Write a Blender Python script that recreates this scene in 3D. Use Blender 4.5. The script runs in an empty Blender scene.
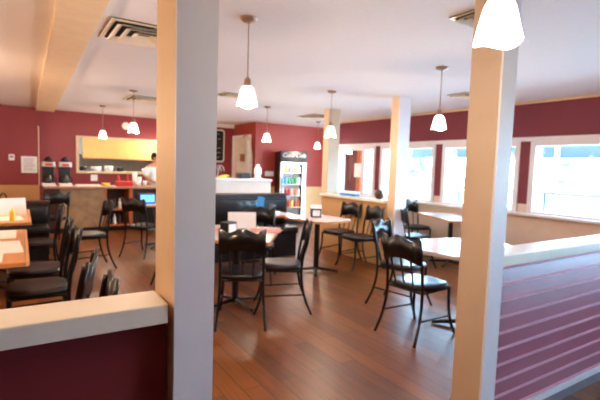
import bpy, bmesh, math, random
from mathutils import Vector, Matrix, Euler
PI = math.pi
S = bpy.context.scene
C = S.collection
random.seed(7)

# ------------------------------------------------------------------ camera
EYE = 1.43
cam = bpy.data.cameras.new('camera')
cam_o = bpy.data.objects.new('camera', cam); C.objects.link(cam_o)
X = Vector((0.8410, -0.5400, 0.0323)); Y = Vector((0.0150, 0.0830, 0.9964)); Z = Vector((-0.5408, -0.8376, 0.0779))
X.normalize(); Z = (Z - X * Z.dot(X)).normalized(); Y = Z.cross(X)
m = Matrix((X, Y, Z)).transposed().to_4x4(); m.translation = Vector((0, 0, EYE))
cam_o.matrix_world = m
cam.sensor_width = 36; cam.lens = 434 / 600 * 36
cam.clip_start = 0.05; cam.clip_end = 300
cam.dof.use_dof = True; cam.dof.focus_distance = 0.7; cam.dof.aperture_fstop = 8.0
S.camera = cam_o

# ------------------------------------------------------------------ world, exposure
S.view_settings.view_transform = 'Standard'
S.view_settings.look = 'None'
S.view_settings.gamma = 1.0
S.view_settings.use_curve_mapping = False
S.view_settings.exposure = 1.2
S.cycles.use_denoising = True
S.cycles.max_bounces = 10
S.cycles.diffuse_bounces = 6
S.cycles.transparent_max_bounces = 16
S.cycles.sample_clamp_indirect = 6
w = bpy.data.worlds.new('overcast_sky'); S.world = w; w.use_nodes = True
bg = w.node_tree.nodes['Background']
bg.inputs[0].default_value = (0.44, 0.74, 1.0, 1); bg.inputs[1].default_value = 22.0

sun = bpy.data.lights.new('sun', 'SUN'); sun.energy = 4; sun.angle = 0.3; sun.color = (1, .96, .9)
sun_o = bpy.data.objects.new('sun', sun); C.objects.link(sun_o); sun_o.rotation_euler = (math.radians(35), 0, math.radians(-60))

WX = 6.1          # window wall
CE = 2.45         # ceiling
BY = 10.7         # back wall
PIERS = [6.58, 5.05, 3.52, 1.99, 0.46, -1.07, -2.6]     # pier centres along the window wall
PW = 0.15

# ------------------------------------------------------------------ materials
def lin(c):
    return tuple(((v / 255) / 12.92 if v / 255 <= .04045 else ((v / 255 + .055) / 1.055) ** 2.4) for v in c) + (1,)

def mat(name, rgb, rough=.6, metal=0.0, noise=0.06, scale=8, bump=0.0, bscale=60, coat=0.0, spec=.5, emit=None, estr=0):
    M = bpy.data.materials.new(name); M.use_nodes = True
    nt = M.node_tree; b = nt.nodes['Principled BSDF']
    b.inputs['Roughness'].default_value = rough; b.inputs['Metallic'].default_value = metal
    b.inputs['Specular IOR Level'].default_value = spec
    b.inputs['Coat Weight'].default_value = coat
    tc = nt.nodes.new('ShaderNodeTexCoord')
    n = nt.nodes.new('ShaderNodeTexNoise'); n.inputs['Scale'].default_value = scale; n.inputs['Detail'].default_value = 4
    nt.links.new(tc.outputs['Object'], n.inputs['Vector'])
    r = nt.nodes.new('ShaderNodeValToRGB')
    c = lin(rgb)
    r.color_ramp.elements[0].position = .3; r.color_ramp.elements[1].position = .7
    r.color_ramp.elements[0].color = tuple(v * (1 - noise) for v in c[:3]) + (1,)
    r.color_ramp.elements[1].color = tuple(min(1, v * (1 + noise)) for v in c[:3]) + (1,)
    nt.links.new(n.outputs['Fac'], r.inputs['Fac']); nt.links.new(r.outputs['Color'], b.inputs['Base Color'])
    if bump:
        n2 = nt.nodes.new('ShaderNodeTexNoise'); n2.inputs['Scale'].default_value = bscale
        nt.links.new(tc.outputs['Object'], n2.inputs['Vector'])
        bm_ = nt.nodes.new('ShaderNodeBump'); bm_.inputs['Strength'].default_value = bump; bm_.inputs['Distance'].default_value = .01
        nt.links.new(n2.outputs['Fac'], bm_.inputs['Height']); nt.links.new(bm_.outputs['Normal'], b.inputs['Normal'])
    if emit:
        b.inputs['Emission Color'].default_value = lin(emit); b.inputs['Emission Strength'].default_value = estr
    return M

def wood(name, dark, light, plank_w, plank_l, rough, rot=0.0, coat=0.0):
    """planks along local Y with staggered joints, grain and gaps"""
    M = bpy.data.materials.new(name); M.use_nodes = True
    nt = M.node_tree; N = nt.nodes; L = nt.links; b = N['Principled BSDF']
    tc = N.new('ShaderNodeTexCoord'); mp = N.new('ShaderNodeMapping'); mp.inputs['Rotation'].default_value = (0, 0, PI / 2 + rot)
    L.new(tc.outputs['Object'], mp.inputs['Vector'])
    br = N.new('ShaderNodeTexBrick'); br.offset = .37; br.inputs['Scale'].default_value = 1
    br.inputs['Brick Width'].default_value = plank_l; br.inputs['Row Height'].default_value = plank_w
    br.inputs['Mortar Size'].default_value = .0025; br.inputs['Mortar Smooth'].default_value = .2; br.inputs['Bias'].default_value = 0
    br.inputs['Color1'].default_value = (0, 0, 0, 1); br.inputs['Color2'].default_value = (1, 1, 1, 1); br.inputs['Mortar'].default_value = (.5, .5, .5, 1)
    L.new(mp.outputs['Vector'], br.inputs['Vector'])
    mg = N.new('ShaderNodeMapping'); mg.inputs['Scale'].default_value = (1.2, 22, 1); L.new(mp.outputs['Vector'], mg.inputs['Vector'])
    n = N.new('ShaderNodeTexNoise'); n.inputs['Scale'].default_value = 2.2; n.inputs['Detail'].default_value = 6; L.new(mg.outputs['Vector'], n.inputs['Vector'])
    mx = N.new('ShaderNodeMath'); mx.operation = 'MULTIPLY_ADD'; mx.inputs[1].default_value = .45
    L.new(br.outputs['Color'], mx.inputs[0])
    m2 = N.new('ShaderNodeMath'); m2.operation = 'MULTIPLY'; m2.inputs[1].default_value = .75; L.new(n.outputs['Fac'], m2.inputs[0])
    L.new(m2.outputs[0], mx.inputs[2])
    r = N.new('ShaderNodeValToRGB'); r.color_ramp.elements[0].color = lin(dark); r.color_ramp.elements[1].color = lin(light)
    r.color_ramp.elements[0].position = .2; r.color_ramp.elements[1].position = .85
    L.new(mx.outputs[0], r.inputs['Fac'])
    mix = N.new('ShaderNodeMix'); mix.data_type = 'RGBA'; mix.inputs[7].default_value = tuple(v * .35 for v in lin(dark)[:3]) + (1,)
    L.new(br.outputs['Fac'], mix.inputs[0]); L.new(r.outputs['Color'], mix.inputs[6]); L.new(mix.outputs[2], b.inputs['Base Color'])
    bu = N.new('ShaderNodeBump'); bu.inputs['Strength'].default_value = .12; bu.inputs['Distance'].default_value = .004
    L.new(n.outputs['Fac'], bu.inputs['Height']); L.new(bu.outputs['Normal'], b.inputs['Normal'])
    b.inputs['Roughness'].default_value = rough; b.inputs['Coat Weight'].default_value = coat; b.inputs['Coat Roughness'].default_value = .25
    return M

def glass(name, tint=(1, 1, 1, 1), refl=1.0):
    M = bpy.data.materials.new(name); M.use_nodes = True
    nt = M.node_tree; N = nt.nodes; N.clear()
    out = N.new('ShaderNodeOutputMaterial'); t = N.new('ShaderNodeBsdfTransparent'); g = N.new('ShaderNodeBsdfGlossy')
    t.inputs[0].default_value = tint; g.inputs['Roughness'].default_value = .02
    fr = N.new('ShaderNodeLayerWeight'); fr.inputs[0].default_value = .5      # facing term: Schlick's curve, the same from both sides
    pw = N.new('ShaderNodeMath'); pw.operation = 'POWER'; pw.inputs[1].default_value = 5; nt.links.new(fr.outputs['Facing'], pw.inputs[0])
    mu = N.new('ShaderNodeMath'); mu.operation = 'MULTIPLY_ADD'; mu.inputs[1].default_value = .95 * refl; mu.inputs[2].default_value = .045 * refl; mu.use_clamp = True
    mx = N.new('ShaderNodeMixShader')
    nt.links.new(pw.outputs[0], mu.inputs[0]); nt.links.new(mu.outputs[0], mx.inputs[0])
    nt.links.new(t.outputs[0], mx.inputs[1]); nt.links.new(g.outputs[0], mx.inputs[2]); nt.links.new(mx.outputs[0], out.inputs[0])
    return M

M = dict(
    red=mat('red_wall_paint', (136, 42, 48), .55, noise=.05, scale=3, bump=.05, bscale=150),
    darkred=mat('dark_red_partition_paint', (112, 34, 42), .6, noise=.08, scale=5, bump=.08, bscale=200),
    tanglare=mat('tan_wall_paint_with_glare', (222, 200, 182), .6, noise=.03),  # tan wall paint made paler: window haze and glare put into the colour
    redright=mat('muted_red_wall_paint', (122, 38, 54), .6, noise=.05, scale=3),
    redlit=mat('lamplit_red_wall_paint', (158, 56, 44), .55, noise=.05, scale=3),  # red wall paint turned orange: warm lamp light put into the colour
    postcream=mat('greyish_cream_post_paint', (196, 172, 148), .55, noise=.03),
    siding=mat('red_siding_paint', (150, 52, 80), .38, noise=.06, scale=4),
    groove=mat('pale_siding_joint', (225, 160, 182), .5),
    ceil=mat('ceiling_paint', (240, 238, 243), .9, noise=.015, scale=30, bump=.15, bscale=220),
    trim=mat('white_trim_paint', (232, 230, 234), .45, noise=.02),
    cap=mat('cream_ledge_paint', (240, 232, 215), .35, noise=.03),
    tan=mat('tan_wall_paint', (214, 166, 112), .6, noise=.04, scale=5),
    beam=mat('ochre_beam_paint', (244, 218, 182), .7, noise=.04),
    fascia=mat('dark_grey_blue_metal', (52, 66, 76), .6, noise=.05),
    kick=mat('grey_kick_board', (112, 106, 116), .5),
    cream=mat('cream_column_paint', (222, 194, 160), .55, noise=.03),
    black=mat('black_satin_metal', (14, 14, 17), .3, noise=.1, metal=.0, spec=.5),
    vinyl=mat('black_vinyl', (11, 10, 14), .38, noise=.15, scale=20, bump=.05, bscale=90, spec=.4, coat=.2),
    blackm=mat('black_laminate', (16, 12, 14), .4, noise=.15),
    steel=mat('brushed_steel', (190, 190, 190), .3, metal=1.0, noise=.05),
    bronze=mat('brushed_nickel', (170, 140, 120), .35, metal=.8, noise=.05),
    vent=mat('vent_paint', (240, 226, 205), .35, noise=.03),
    ventdark=mat('vent_throat', (30, 24, 20), .8),
    paper=mat('white_paper', (236, 232, 230), .8, noise=.02),
    paperpink=mat('reddish_placemat', (200, 120, 110), .8, noise=.1, scale=15),
    ink=mat('grey_ink', (130, 130, 140), .8),
    ttop=mat('pale_laminate_tabletop', (225, 208, 204), .22, noise=.05, scale=6, coat=.3),
    edge=mat('tan_table_edge', (196, 128, 70), .4, noise=.1, scale=12),
    blue=mat('blue_menu_cover', (50, 140, 205), .35, noise=.1),
    chrome=mat('chrome', (215, 215, 220), .12, metal=1.0),
    yellow=mat('yellow_board', (232, 196, 118), .6, noise=.04, scale=6),
    counter_top=mat('brown_counter_laminate', (170, 128, 104), .3, noise=.15, scale=14),
    counter_front=mat('mottled_beige_panel', (150, 122, 92), .6, noise=.25, scale=7),
    darkwood=mat('dark_wood', (62, 34, 26), .4, noise=.2, scale=10),
    orangewood=mat('orange_wood', (180, 96, 50), .45, noise=.15, scale=10),
    white=mat('white_plastic', (238, 236, 234), .4, noise=.02),
    redp=mat('red_plastic', (190, 40, 40), .35, noise=.1),
    yellowp=mat('yellow_plastic', (225, 200, 70), .4, noise=.08),
    whitecounter=mat('off_white_laminate', (225, 215, 205), .45, noise=.03),
    chalk=mat('black_chalkboard', (20, 20, 22), .7),
    door=mat('off_white_door_paint', (236, 220, 200), .5, noise=.02),
    cloth=mat('off_white_cloth', (240, 234, 226), .9, noise=.08, scale=12, bump=.4, bscale=12),
    brownc=mat('brown_cloth', (140, 100, 60), .9, noise=.1),
    skin=mat('skin', (205, 155, 130), .6, noise=.05),
    hair=mat('dark_brown_hair', (45, 30, 25), .6, noise=.2, scale=30),
    trousers=mat('dark_trousers', (35, 35, 45), .9, noise=.1),
    kitchen=mat('kitchen_wall_tile', (205, 208, 205), .4, noise=.04),
    teal=mat('grey_blue_metal', (96, 122, 136), .5, noise=.05),
    concrete=mat('pale_concrete', (178, 178, 176), .9, noise=.06, scale=2, bump=.1),
    grass=mat('pale_lawn', (120, 140, 100), .95, noise=.2, scale=4, bump=.3),
    foliage=mat('foliage', (90, 120, 90), .9, noise=.3, scale=3, bump=.6, bscale=5),
    bark=mat('bark', (110, 90, 75), .9, noise=.2),
    facade=mat('pale_facade', (200, 196, 190), .8, noise=.04),
    roofm=mat('grey_roof', (120, 120, 125), .8, noise=.1),
    carp=mat('brown_vestibule_wall', (112, 60, 52), .7, noise=.08),
    coolerblack=mat('cooler_black', (24, 16, 22), .3, noise=.05),
    screen=mat('blue_screen', (60, 120, 200), .3, emit=(90, 160, 235), estr=1.2),
)
M['floor'] = wood('wood_plank_floor', (74, 36, 12), (136, 76, 30), .13, 1.2, .36, coat=0.0)
M['floor'].node_tree.nodes['Principled BSDF'].inputs['Specular IOR Level'].default_value = .38
M['tabwood'] = wood('orange_oak_tabletop', (205, 130, 70), (236, 176, 110), .2, 2.0, .3, coat=.3)
M['glass'] = glass('window_glass', (.96, .98, 1, 1))
M['shade'] = mat('frosted_lamp_glass', (255, 250, 240), .4, noise=.01, emit=(255, 240, 226), estr=3.2)
M['tube'] = mat('cooler_light_tube', (255, 255, 255), .4, emit=(235, 245, 255), estr=6)
M['cg'] = glass('cooler_door_glass', (.97, .99, 1, 1), .7)

# ------------------------------------------------------------------ mesh helpers
def bx(bm, x0, x1, y0, y1, z0, z1, bev=0.0):
    v = [bm.verts.new(p) for p in ((x0, y0, z0), (x1, y0, z0), (x1, y1, z0), (x0, y1, z0), (x0, y0, z1), (x1, y0, z1), (x1, y1, z1), (x0, y1, z1))]
    fs = [bm.faces.new([v[i] for i in f]) for f in ((0, 3, 2, 1), (4, 5, 6, 7), (0, 1, 5, 4), (1, 2, 6, 5), (2, 3, 7, 6), (3, 0, 4, 7))]
    if bev:
        es = set(e for f in fs for e in f.edges)
        bmesh.ops.bevel(bm, geom=list(es), offset=bev, segments=2, affect='EDGES', profile=.6)
    return v

def box(*a, bev=0.0):
    bm = bmesh.new(); bx(bm, *a, bev=bev); return bm

def smooth_path(pts, n=6):
    P = [Vector(p) for p in pts]
    if len(P) < 3: return P
    out = []
    for i in range(len(P) - 1):
        p0 = P[max(i - 1, 0)]; p1 = P[i]; p2 = P[i + 1]; p3 = P[min(i + 2, len(P) - 1)]
        for k in range(n):
            t = k / n
            out.append(.5 * ((2 * p1) + (p2 - p0) * t + (2 * p0 - 5 * p1 + 4 * p2 - p3) * t * t + (3 * p1 - p0 - 3 * p2 + p3) * t ** 3))
    out.append(P[-1]); return out

def tube(bm, pts, r, seg=8, smooth=True, r1=None, n=6):
    P = smooth_path(pts, n) if smooth else [Vector(p) for p in pts]
    rings = []
    up = Vector((0.13, 0.21, 0.97))
    for i, p in enumerate(P):
        d = (P[min(i + 1, len(P) - 1)] - P[max(i - 1, 0)]).normalized()
        a = d.cross(up)
        if a.length < .05: a = d.cross(Vector((1, 0, 0)))
        a.normalize(); b = d.cross(a)
        rr = r if r1 is None else r + (r1 - r) * i / (len(P) - 1)
        rings.append([bm.verts.new(p + (a * math.cos(2 * PI * k / seg) + b * math.sin(2 * PI * k / seg)) * rr) for k in range(seg)])
    for i in range(len(rings) - 1):
        for k in range(seg):
            bm.faces.new((rings[i][k], rings[i][(k + 1) % seg], rings[i + 1][(k + 1) % seg], rings[i + 1][k]))
    bm.faces.new(rings[0][::-1]); bm.faces.new(rings[-1])

def lathe(bm, prof, cx=0, cy=0, seg=24, closed=True):
    rings = []
    for r, z in prof:
        if r < 1e-5: rings.append([bm.verts.new((cx, cy, z))])
        else: rings.append([bm.verts.new((cx + r * math.cos(2 * PI * k / seg), cy + r * math.sin(2 * PI * k / seg), z)) for k in range(seg)])
    for a, b in zip(rings[:-1], rings[1:]):
        for k in range(seg):
            k2 = (k + 1) % seg
            if len(a) == 1 and len(b) > 1: bm.faces.new((a[0], b[k], b[k2]))
            elif len(b) == 1 and len(a) > 1: bm.faces.new((a[k], b[0], a[k2]))
            elif len(a) > 1: bm.faces.new((a[k], b[k], b[k2], a[k2]))

def prism(bm, outline, a0, a1, axis='y'):
    """outline = 2D points; extruded along an axis"""
    def P(u, v, t):
        return {'y': (u, t, v), 'x': (t, u, v), 'z': (u, v, t)}[axis]
    A = [bm.verts.new(P(u, v, a0)) for u, v in outline]; B = [bm.verts.new(P(u, v, a1)) for u, v in outline]
    n = len(A)
    bm.faces.new(A); bm.faces.new(B[::-1])
    for i in range(n): bm.faces.new((A[i], B[i], B[(i + 1) % n], A[(i + 1) % n]))

def obj(name, bm, material, parent=None, smooth=False, loc=None, rot=None, label=None):
    bmesh.ops.recalc_face_normals(bm, faces=bm.faces)
    me = bpy.data.meshes.new(name); bm.to_mesh(me); bm.free()
    for m_ in (material if isinstance(material, (list, tuple)) else [material]): me.materials.append(m_)
    if smooth:
        for p in me.polygons: p.use_smooth = True
    o = bpy.data.objects.new(name, me); C.objects.link(o)
    if parent: o.parent = parent
    if loc: o.location = loc
    if rot is not None: o.rotation_euler = rot if hasattr(rot, '__len__') else (0, 0, rot)
    if label: o['label'] = label
    return o

def tag(o, label, cat, group=None, kind=None):
    o['label'] = label; o['category'] = cat
    if group: o['group'] = group
    if kind: o['kind'] = kind
    return o

def thing(name, label, cat, loc=(0, 0, 0), rz=0.0, group=None):
    o = bpy.data.objects.new(name, None); C.objects.link(o); o.empty_display_size = .1
    o.location = loc; o.rotation_euler = (0, 0, rz)
    return tag(o, label, cat, group)

def struct(name, bm, material, parent=None, label=None):
    o = obj(name, bm, material, parent)
    if not parent: o['kind'] = 'structure'
    if label: o['label'] = label
    return o

def dup(root, loc, rz, label):
    kids = {}
    for o in bpy.data.objects:
        if o.parent: kids.setdefault(o.parent, []).append(o)
    def cp(o, parent):
        c = o.copy(); C.objects.link(c); c.parent = parent
        for k in kids.get(o, []): cp(k, c)
        return c
    r = cp(root, None); r.location = loc; r.rotation_euler = (0, 0, rz); r['label'] = label
    return r

# ------------------------------------------------------------------ room shell
XL, YF = -4.6, -3.2
struct('floor', box(XL - .2, 8.3, YF - .2, 13.1, -.1, 0), M['floor'])
struct('ceiling', box(XL - .2, 8.3, YF - .2, 13.1, CE, CE + .1), M['ceil'])
struct('wall_left', box(XL - .2, XL, YF, BY, 0, CE), M['red'])
struct('wall_near', box(XL - .2, WX + .2, YF - .2, YF, 0, CE), M['red'])

# window wall: header, sill wall and piers in one shell
bm = bmesh.new()
bx(bm, WX, WX + .2, YF, 7.93, 1.93, CE)
for c in PIERS:
    bx(bm, WX, WX + .2, c - PW / 2, c + PW / 2, .99, 1.93)
bx(bm, WX, WX + .2, YF, PIERS[-1] - PW / 2, .99, 1.93)
struct('wall_right', bm, M['redright'])
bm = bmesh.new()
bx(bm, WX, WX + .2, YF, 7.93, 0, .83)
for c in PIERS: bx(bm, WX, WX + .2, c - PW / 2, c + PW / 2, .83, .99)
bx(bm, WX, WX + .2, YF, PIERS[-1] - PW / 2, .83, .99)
struct('wall_right_lower', bm, M['tanglare'])
struct('trim_1', box(WX - .03, WX, YF, 7.93, CE - .035, CE), M['cream'])
struct('trim_2', box(WX - .035, WX, YF, 7.93, 1.885, 1.945), M['trim'])
struct('trim_3', box(WX - .10, WX, YF, 7.93, .83, .865), M['trim'])
n = 0
edges = [7.93] + PIERS
for i in range(len(edges) - 1):
    y1 = edges[i] - (PW / 2 if i else .0); y0 = edges[i + 1] + PW / 2
    n += 1
    bm = bmesh.new(); f = .075
    bx(bm, WX - .02, WX + .16, y0, y0 + f, .865, 1.885); bx(bm, WX - .02, WX + .16, y1 - f, y1, .865, 1.885)
    bx(bm, WX - .02, WX + .16, y0 + f, y1 - f, 1.82, 1.93)
    bx(bm, WX, WX + .16, y0 + f, y1 - f, .83, .90)
    if i == 0: bx(bm, WX - .02, WX + .16, 6.97, 7.06, .90, 1.82)
    fr = struct('window_%d' % n, bm, M['trim'])
    struct('glass_pane', box(WX + .09, WX + .098, y0 + f, y1 - f, .90, 1.82), M['glass'], fr)
# back wall with the kitchen pass-through
bm = bmesh.new()
bx(bm, .33, 1.08, BY, BY + .15, 0, CE); bx(bm, 3.0, 4.95, BY, BY + .15, 0, CE)
bx(bm, 1.08, 3.0, BY, BY + .15, 0, 1.17); bx(bm, 1.08, 3.0, BY, BY + .15, 1.90, CE)
struct('wall_back', bm, M['red'])
struct('wall_back_left', box(XL, .33, BY - .15, BY + .15, .86, CE), M['red'])
struct('wall_back_left_lower', box(XL, .33, BY - .17, BY + .15, 0, .86), M['tan'])
struct('trim_4', box(.315, .335, BY - .175, BY - .15, .86, 2.08), M['cream'])
bm = bmesh.new()
bx(bm, 1.03, 1.09, BY - .03, BY + .17, 1.12, 1.94); bx(bm, 2.99, 3.05, BY - .03, BY + .17, 1.12, 1.94)
bx(bm, 1.09, 2.99, BY - .03, BY + .17, 1.90, 1.94); bx(bm, 1.09, 2.99, BY - .06, BY + .17, 1.12, 1.17)
struct('trim_5', bm, M['cream'])
struct('trim_6', box(4.0, 4.75, BY - .06, BY, CE - .09, CE), M['trim'])
# projecting red block behind the cooler and the return towards the door
bm = bmesh.new()
bx(bm, 4.75, 8.3, 9.4, 9.55, .9, CE); bx(bm, 4.75, 4.9, 9.55, 9.68, 0, CE); bx(bm, 4.75, 4.9, 9.68, BY, 2.12, CE); bx(bm, 4.75, 4.9, 10.6, BY, 0, 2.12)
struct('wall_far', bm, M['redlit'])
struct('wall_far_lower', box(4.75, 8.3, 9.38, 9.55, 0, .9), M['tan'])
struct('wall_entry', box(6.95, 7.1, 8.02, 9.38, 0, CE), M['carp'])
# door leaf in the return
d = struct('door_1', box(4.74, 4.78, 9.70, 10.58, .01, 2.10, bev=.004), M['door'])
bm = bmesh.new(); bx(bm, 4.70, 4.75, 9.63, 9.70, 0, 2.16); bx(bm, 4.70, 4.75, 10.58, 10.65, 0, 2.16); bx(bm, 4.70, 4.75, 9.70, 10.58, 2.10, 2.16)
struct('door_frame', bm, M['trim'], d)
bm = bmesh.new(); lathe(bm, [(0, .0), (.02, .0), (.02, .03), (.03, .045), (.03, .065), (0, .075)], seg=14)
h = struct('door_knob', bm, M['chrome'], d); h.location = (4.74, 9.78, 1.0); h.rotation_euler = (0, -PI / 2, 0)
# vestibule door with a notice in it, seen through the first window
d = struct('door_2', box(6.91, 6.949, 8.08, 9.0, .02, 2.05), M['orangewood'])
struct('door_panel', box(6.895, 6.91, 8.20, 8.88, .2, 1.95), M['carp'], d)
# kitchen room behind the pass
bm = bmesh.new(); bx(bm, .6, 3.9, 12.9, 13.0, 0, CE); bx(bm, .5, .6, BY + .15, 13, 0, CE); bx(bm, 3.9, 4.0, BY + .15, 13, 0, CE)
struct('wall_kitchen', bm, M['kitchen'])
# the beam under the left ceiling
bm = bmesh.new(); prism(bm, [(.19, 1.5), (.44, 1.5), (.61, BY - .16), (.28, BY - .16)], CE - .06, CE, 'z')
struct('beam', bm, M['beam'])

# ------------------------------------------------------------------ near partition with posts
PY0, PY1 = 1.33, 1.43
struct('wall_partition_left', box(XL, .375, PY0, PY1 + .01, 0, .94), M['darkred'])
t = struct('trim_7', box(XL, .372, 1.29, 1.46, .94, 1.0, bev=.006), M['cap'])
struct('wall_partition_right', box(2.09, WX, PY0 + .01, PY1 + .02, 0, .94), M['siding'])
bm = bmesh.new()
k = 0; z = .115
while z < .93:
    # each board laps the one below: a thin wedge
    prism(bm, [(PY0 + .012, z), (PY0 - .006, z + .004), (PY0 + .008, min(z + .088, .935)), (PY0 + .012, min(z + .088, .935))], 2.09, WX - .01, 'x')
    z += .09
sd = struct('trim_8', bm, M['siding'])
bm = bmesh.new(); z = .115
while z < .93:
    bx(bm, 2.09, WX - .01, PY0 - .010, PY0 + .01, z - .010, z + .006); z += .09
struct('siding_joint', bm, M['groove'], sd)
struct('trim_9', box(2.09, WX, 1.29, 1.47, .94, 1.0, bev=.006), M['cap'])
struct('baseboard_partition', box(2.09, WX - .01, PY0 - .02, PY0 + .01, .065, .10), M['trim'])
struct('baseboard_kick', box(2.09, WX - .01, PY0 - .016, PY0 + .01, 0, .065), M['kick'])

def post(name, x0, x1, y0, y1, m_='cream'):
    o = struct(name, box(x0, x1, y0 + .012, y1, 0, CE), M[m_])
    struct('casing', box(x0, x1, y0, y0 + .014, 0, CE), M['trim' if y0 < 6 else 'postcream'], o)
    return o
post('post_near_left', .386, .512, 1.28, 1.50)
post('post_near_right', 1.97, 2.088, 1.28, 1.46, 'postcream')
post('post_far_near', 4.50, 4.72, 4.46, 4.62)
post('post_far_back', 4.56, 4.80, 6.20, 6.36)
struct('wall_half', box(4.46, 4.62, 4.62, 6.20, 0, .93), M['tan'])
struct('trim_10', box(4.41, 4.67, 4.622, 6.198, .93, .97, bev=.005), M['cap'])

# ------------------------------------------------------------------ outside
struct('ground', box(WX + .2, 80, -40, 60, -.25, -.12), M['concrete'])
o = obj('lawn', box(20, 60, -30, 50, -.119, -.09), M['grass']); o['kind'] = 'structure'
r = thing('porch_railing', 'thin blue grey railing on posts outside the windows', 'railing')
bm = bmesh.new(); tube(bm, [(9, -2, 1.04), (9, 8, 1.04)], .022, smooth=False); obj('top_rail', bm, M['fascia'], r)
for yy in (-1.4, .7, 2.7, 4.73, 6.8):
    obj('rail_post', box(8.98, 9.02, yy - .02, yy + .02, -.12, 1.02), M['fascia'], r)
r = thing('porch_canopy', 'grey blue canopy edge on slim posts outside the windows', 'canopy')
obj('fascia', box(9.1, 9.2, -3, 8.5, 1.76, 2.3), M['fascia'], r)
for yy in (-1.8, 1.3, 4.55, 7.2): obj('canopy_post', box(9.06, 9.10, yy, yy + .08, -.12, 1.82 + .5), M['facade'], r)
r = thing('roadside_building', 'long pale building with grey roof beyond the lawn', 'building', (44, 20, -.09))
obj('wall', box(-3, 3, -9, 9, 0, 3.2), M['facade'], r)
bm = bmesh.new(); prism(bm, [(-3.5, 3.2), (3.5, 3.2), (0, 4.8)], -9.5, 9.5, 'y'); obj('roof', bm, M['roofm'], r)
for i in range(5): obj('window', box(-3.05, -2.98, -8 + i * 3.4, -6.6 + i * 3.4, 1, 2.2), M['teal'], r)
def tree(x, y, h, label):
    t = thing('tree', label, 'tree', (x, y, -.09), group='trees outside')
    bm = bmesh.new(); tube(bm, [(0, 0, 0), (.1, 0, h * .3), (0, .1, h * .6)], .16, r1=.08); obj('trunk', bm, M['bark'], t)
    bm = bmesh.new()
    for k in range(14):
        c = Vector((random.uniform(-1, 1) * h * .22, random.uniform(-1, 1) * h * .22, h * random.uniform(.45, .9)))
        g = bmesh.ops.create_icosphere(bm, subdivisions=2, radius=h * random.uniform(.1, .17), matrix=Matrix.Translation(c))
        for v in g['verts']: v.co += Vector((random.uniform(-.08, .08), random.uniform(-.08, .08), random.uniform(-.08, .08)))
    obj('crown', bm, M['foliage'], t)
tree(26, 24, 3.4, 'small round tree seen through the window left of the pier')
tree(30, 15, 3.0, 'low pale tree seen through the middle window')
tree(34, 5, 3.2, 'distant tree seen through the wide right window')

# ------------------------------------------------------------------ pendants
def make_pendant(label):
    t = thing('pendant_lamp', label, 'lamp', group='pendant lamps')
    bm = bmesh.new(); lathe(bm, [(0, 0), (.062, 0), (.06, -.012), (.045, -.024), (0, -.03)]); obj('canopy', bm, M['bronze'], t, True)
    bm = bmesh.new(); tube(bm, [(0, 0, -.028), (0, 0, -.412)], .0045, smooth=False); obj('cord', bm, M['bronze'], t)
    bm = bmesh.new(); lathe(bm, [(0, -.41), (.014, -.41), (.022, -.425), (.026, -.465), (.03, -.475), (0, -.477)]); obj('socket', bm, M['bronze'], t, True)
    bm = bmesh.new()
    prof = [(.028, -.525), (.040, -.532), (.052, -.56), (.061, -.60), (.070, -.64), (.077, -.675), (.079, -.685),
            (.075, -.685), (.072, -.672), (.065, -.64), (.056, -.60), (.047, -.563), (.036, -.54), (.028, -.533), (.028, -.525)]
    lathe(bm, [(r_ * .94, -.470 + (z_ + .525) * .86) for r_, z_ in prof], seg=28)
    # scalloped rim: three shallow lobes
    for v in bm.verts:
        if v.co.z < -.565:
            a = math.atan2(v.co.y, v.co.x); v.co.z += .010 * math.cos(3 * a) * (-.565 - v.co.z) / .055
    obj('lamp_shade', bm, M['shade'], t, True)
    bm = bmesh.new(); bmesh.ops.create_uvsphere(bm, u_segments=14, v_segments=10, radius=.026, matrix=Matrix.Translation((0, 0, -.535))); obj('bulb', bm, M['shade'], t, True)
    l = bpy.data.lights.new('bulb_light', 'POINT'); l.energy = 14; l.color = (1, .80, .60); l.shadow_soft_size = .05
    lo = bpy.data.objects.new('bulb_light', l); C.objects.link(lo); lo.parent = t; lo.location = (0, 0, -.65)
    return t
lamps = [
    (1.36, 2.84, 'frosted pendant lamp left of centre with its whole cord showing'),
    (1.285, .86, 'largest pendant lamp, hanging in front of the right post'),
    (3.53, 2.95, 'pendant lamp in front of the red header between the two right posts'),
    (3.55, 4.79, 'pendant lamp in front of the far cream column'),
    (3.65, 6.80, 'pendant lamp before the red wall left of the drink cooler'),
    (1.33, 9.05, 'pendant lamp in front of the yellow board, at its left'),
    (1.40, 6.72, 'brighter and nearer pendant lamp in front of the red wall above the yellow board'),
    (2.66, 10.1, 'pendant lamp above the right end of the yellow board, half behind the post'),
    (5.72, 8.2, 'pendant lamp mostly hidden behind the far cream column'),
]
p0 = make_pendant(lamps[0][2]); p0.location = (lamps[0][0], lamps[0][1], CE)
for x, y, lb in lamps[1:]:
    pp = dup(p0, (x, y, CE), random.uniform(0, 2), lb)
    if y < 1:                                             # the lamp beside the right post burns dimmer
        for c in [c for c in bpy.data.objects if c.parent == pp and c.type == 'LIGHT']: c.data = c.data.copy(); c.data.energy = 8
for x, y, lb in [(-.95, 2.5, 'added pendant lamp outside the frame over the left tables'), (-.9, 5.8, 'added pendant lamp outside the frame over the farther left table'),
                 (-2.4, 8.0, 'added pendant lamp outside the frame near the far left wall')]:
    pp = dup(p0, (x, y, CE), 0, lb)
    for c in [c for c in bpy.data.objects if c.parent == pp and c.type == 'LIGHT']:      # added unseen lamps, warmer and stronger, to light the left ledge and post
        c.data = c.data.copy(); c.data.color = (1, .66, .38); c.data.energy = 36

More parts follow.
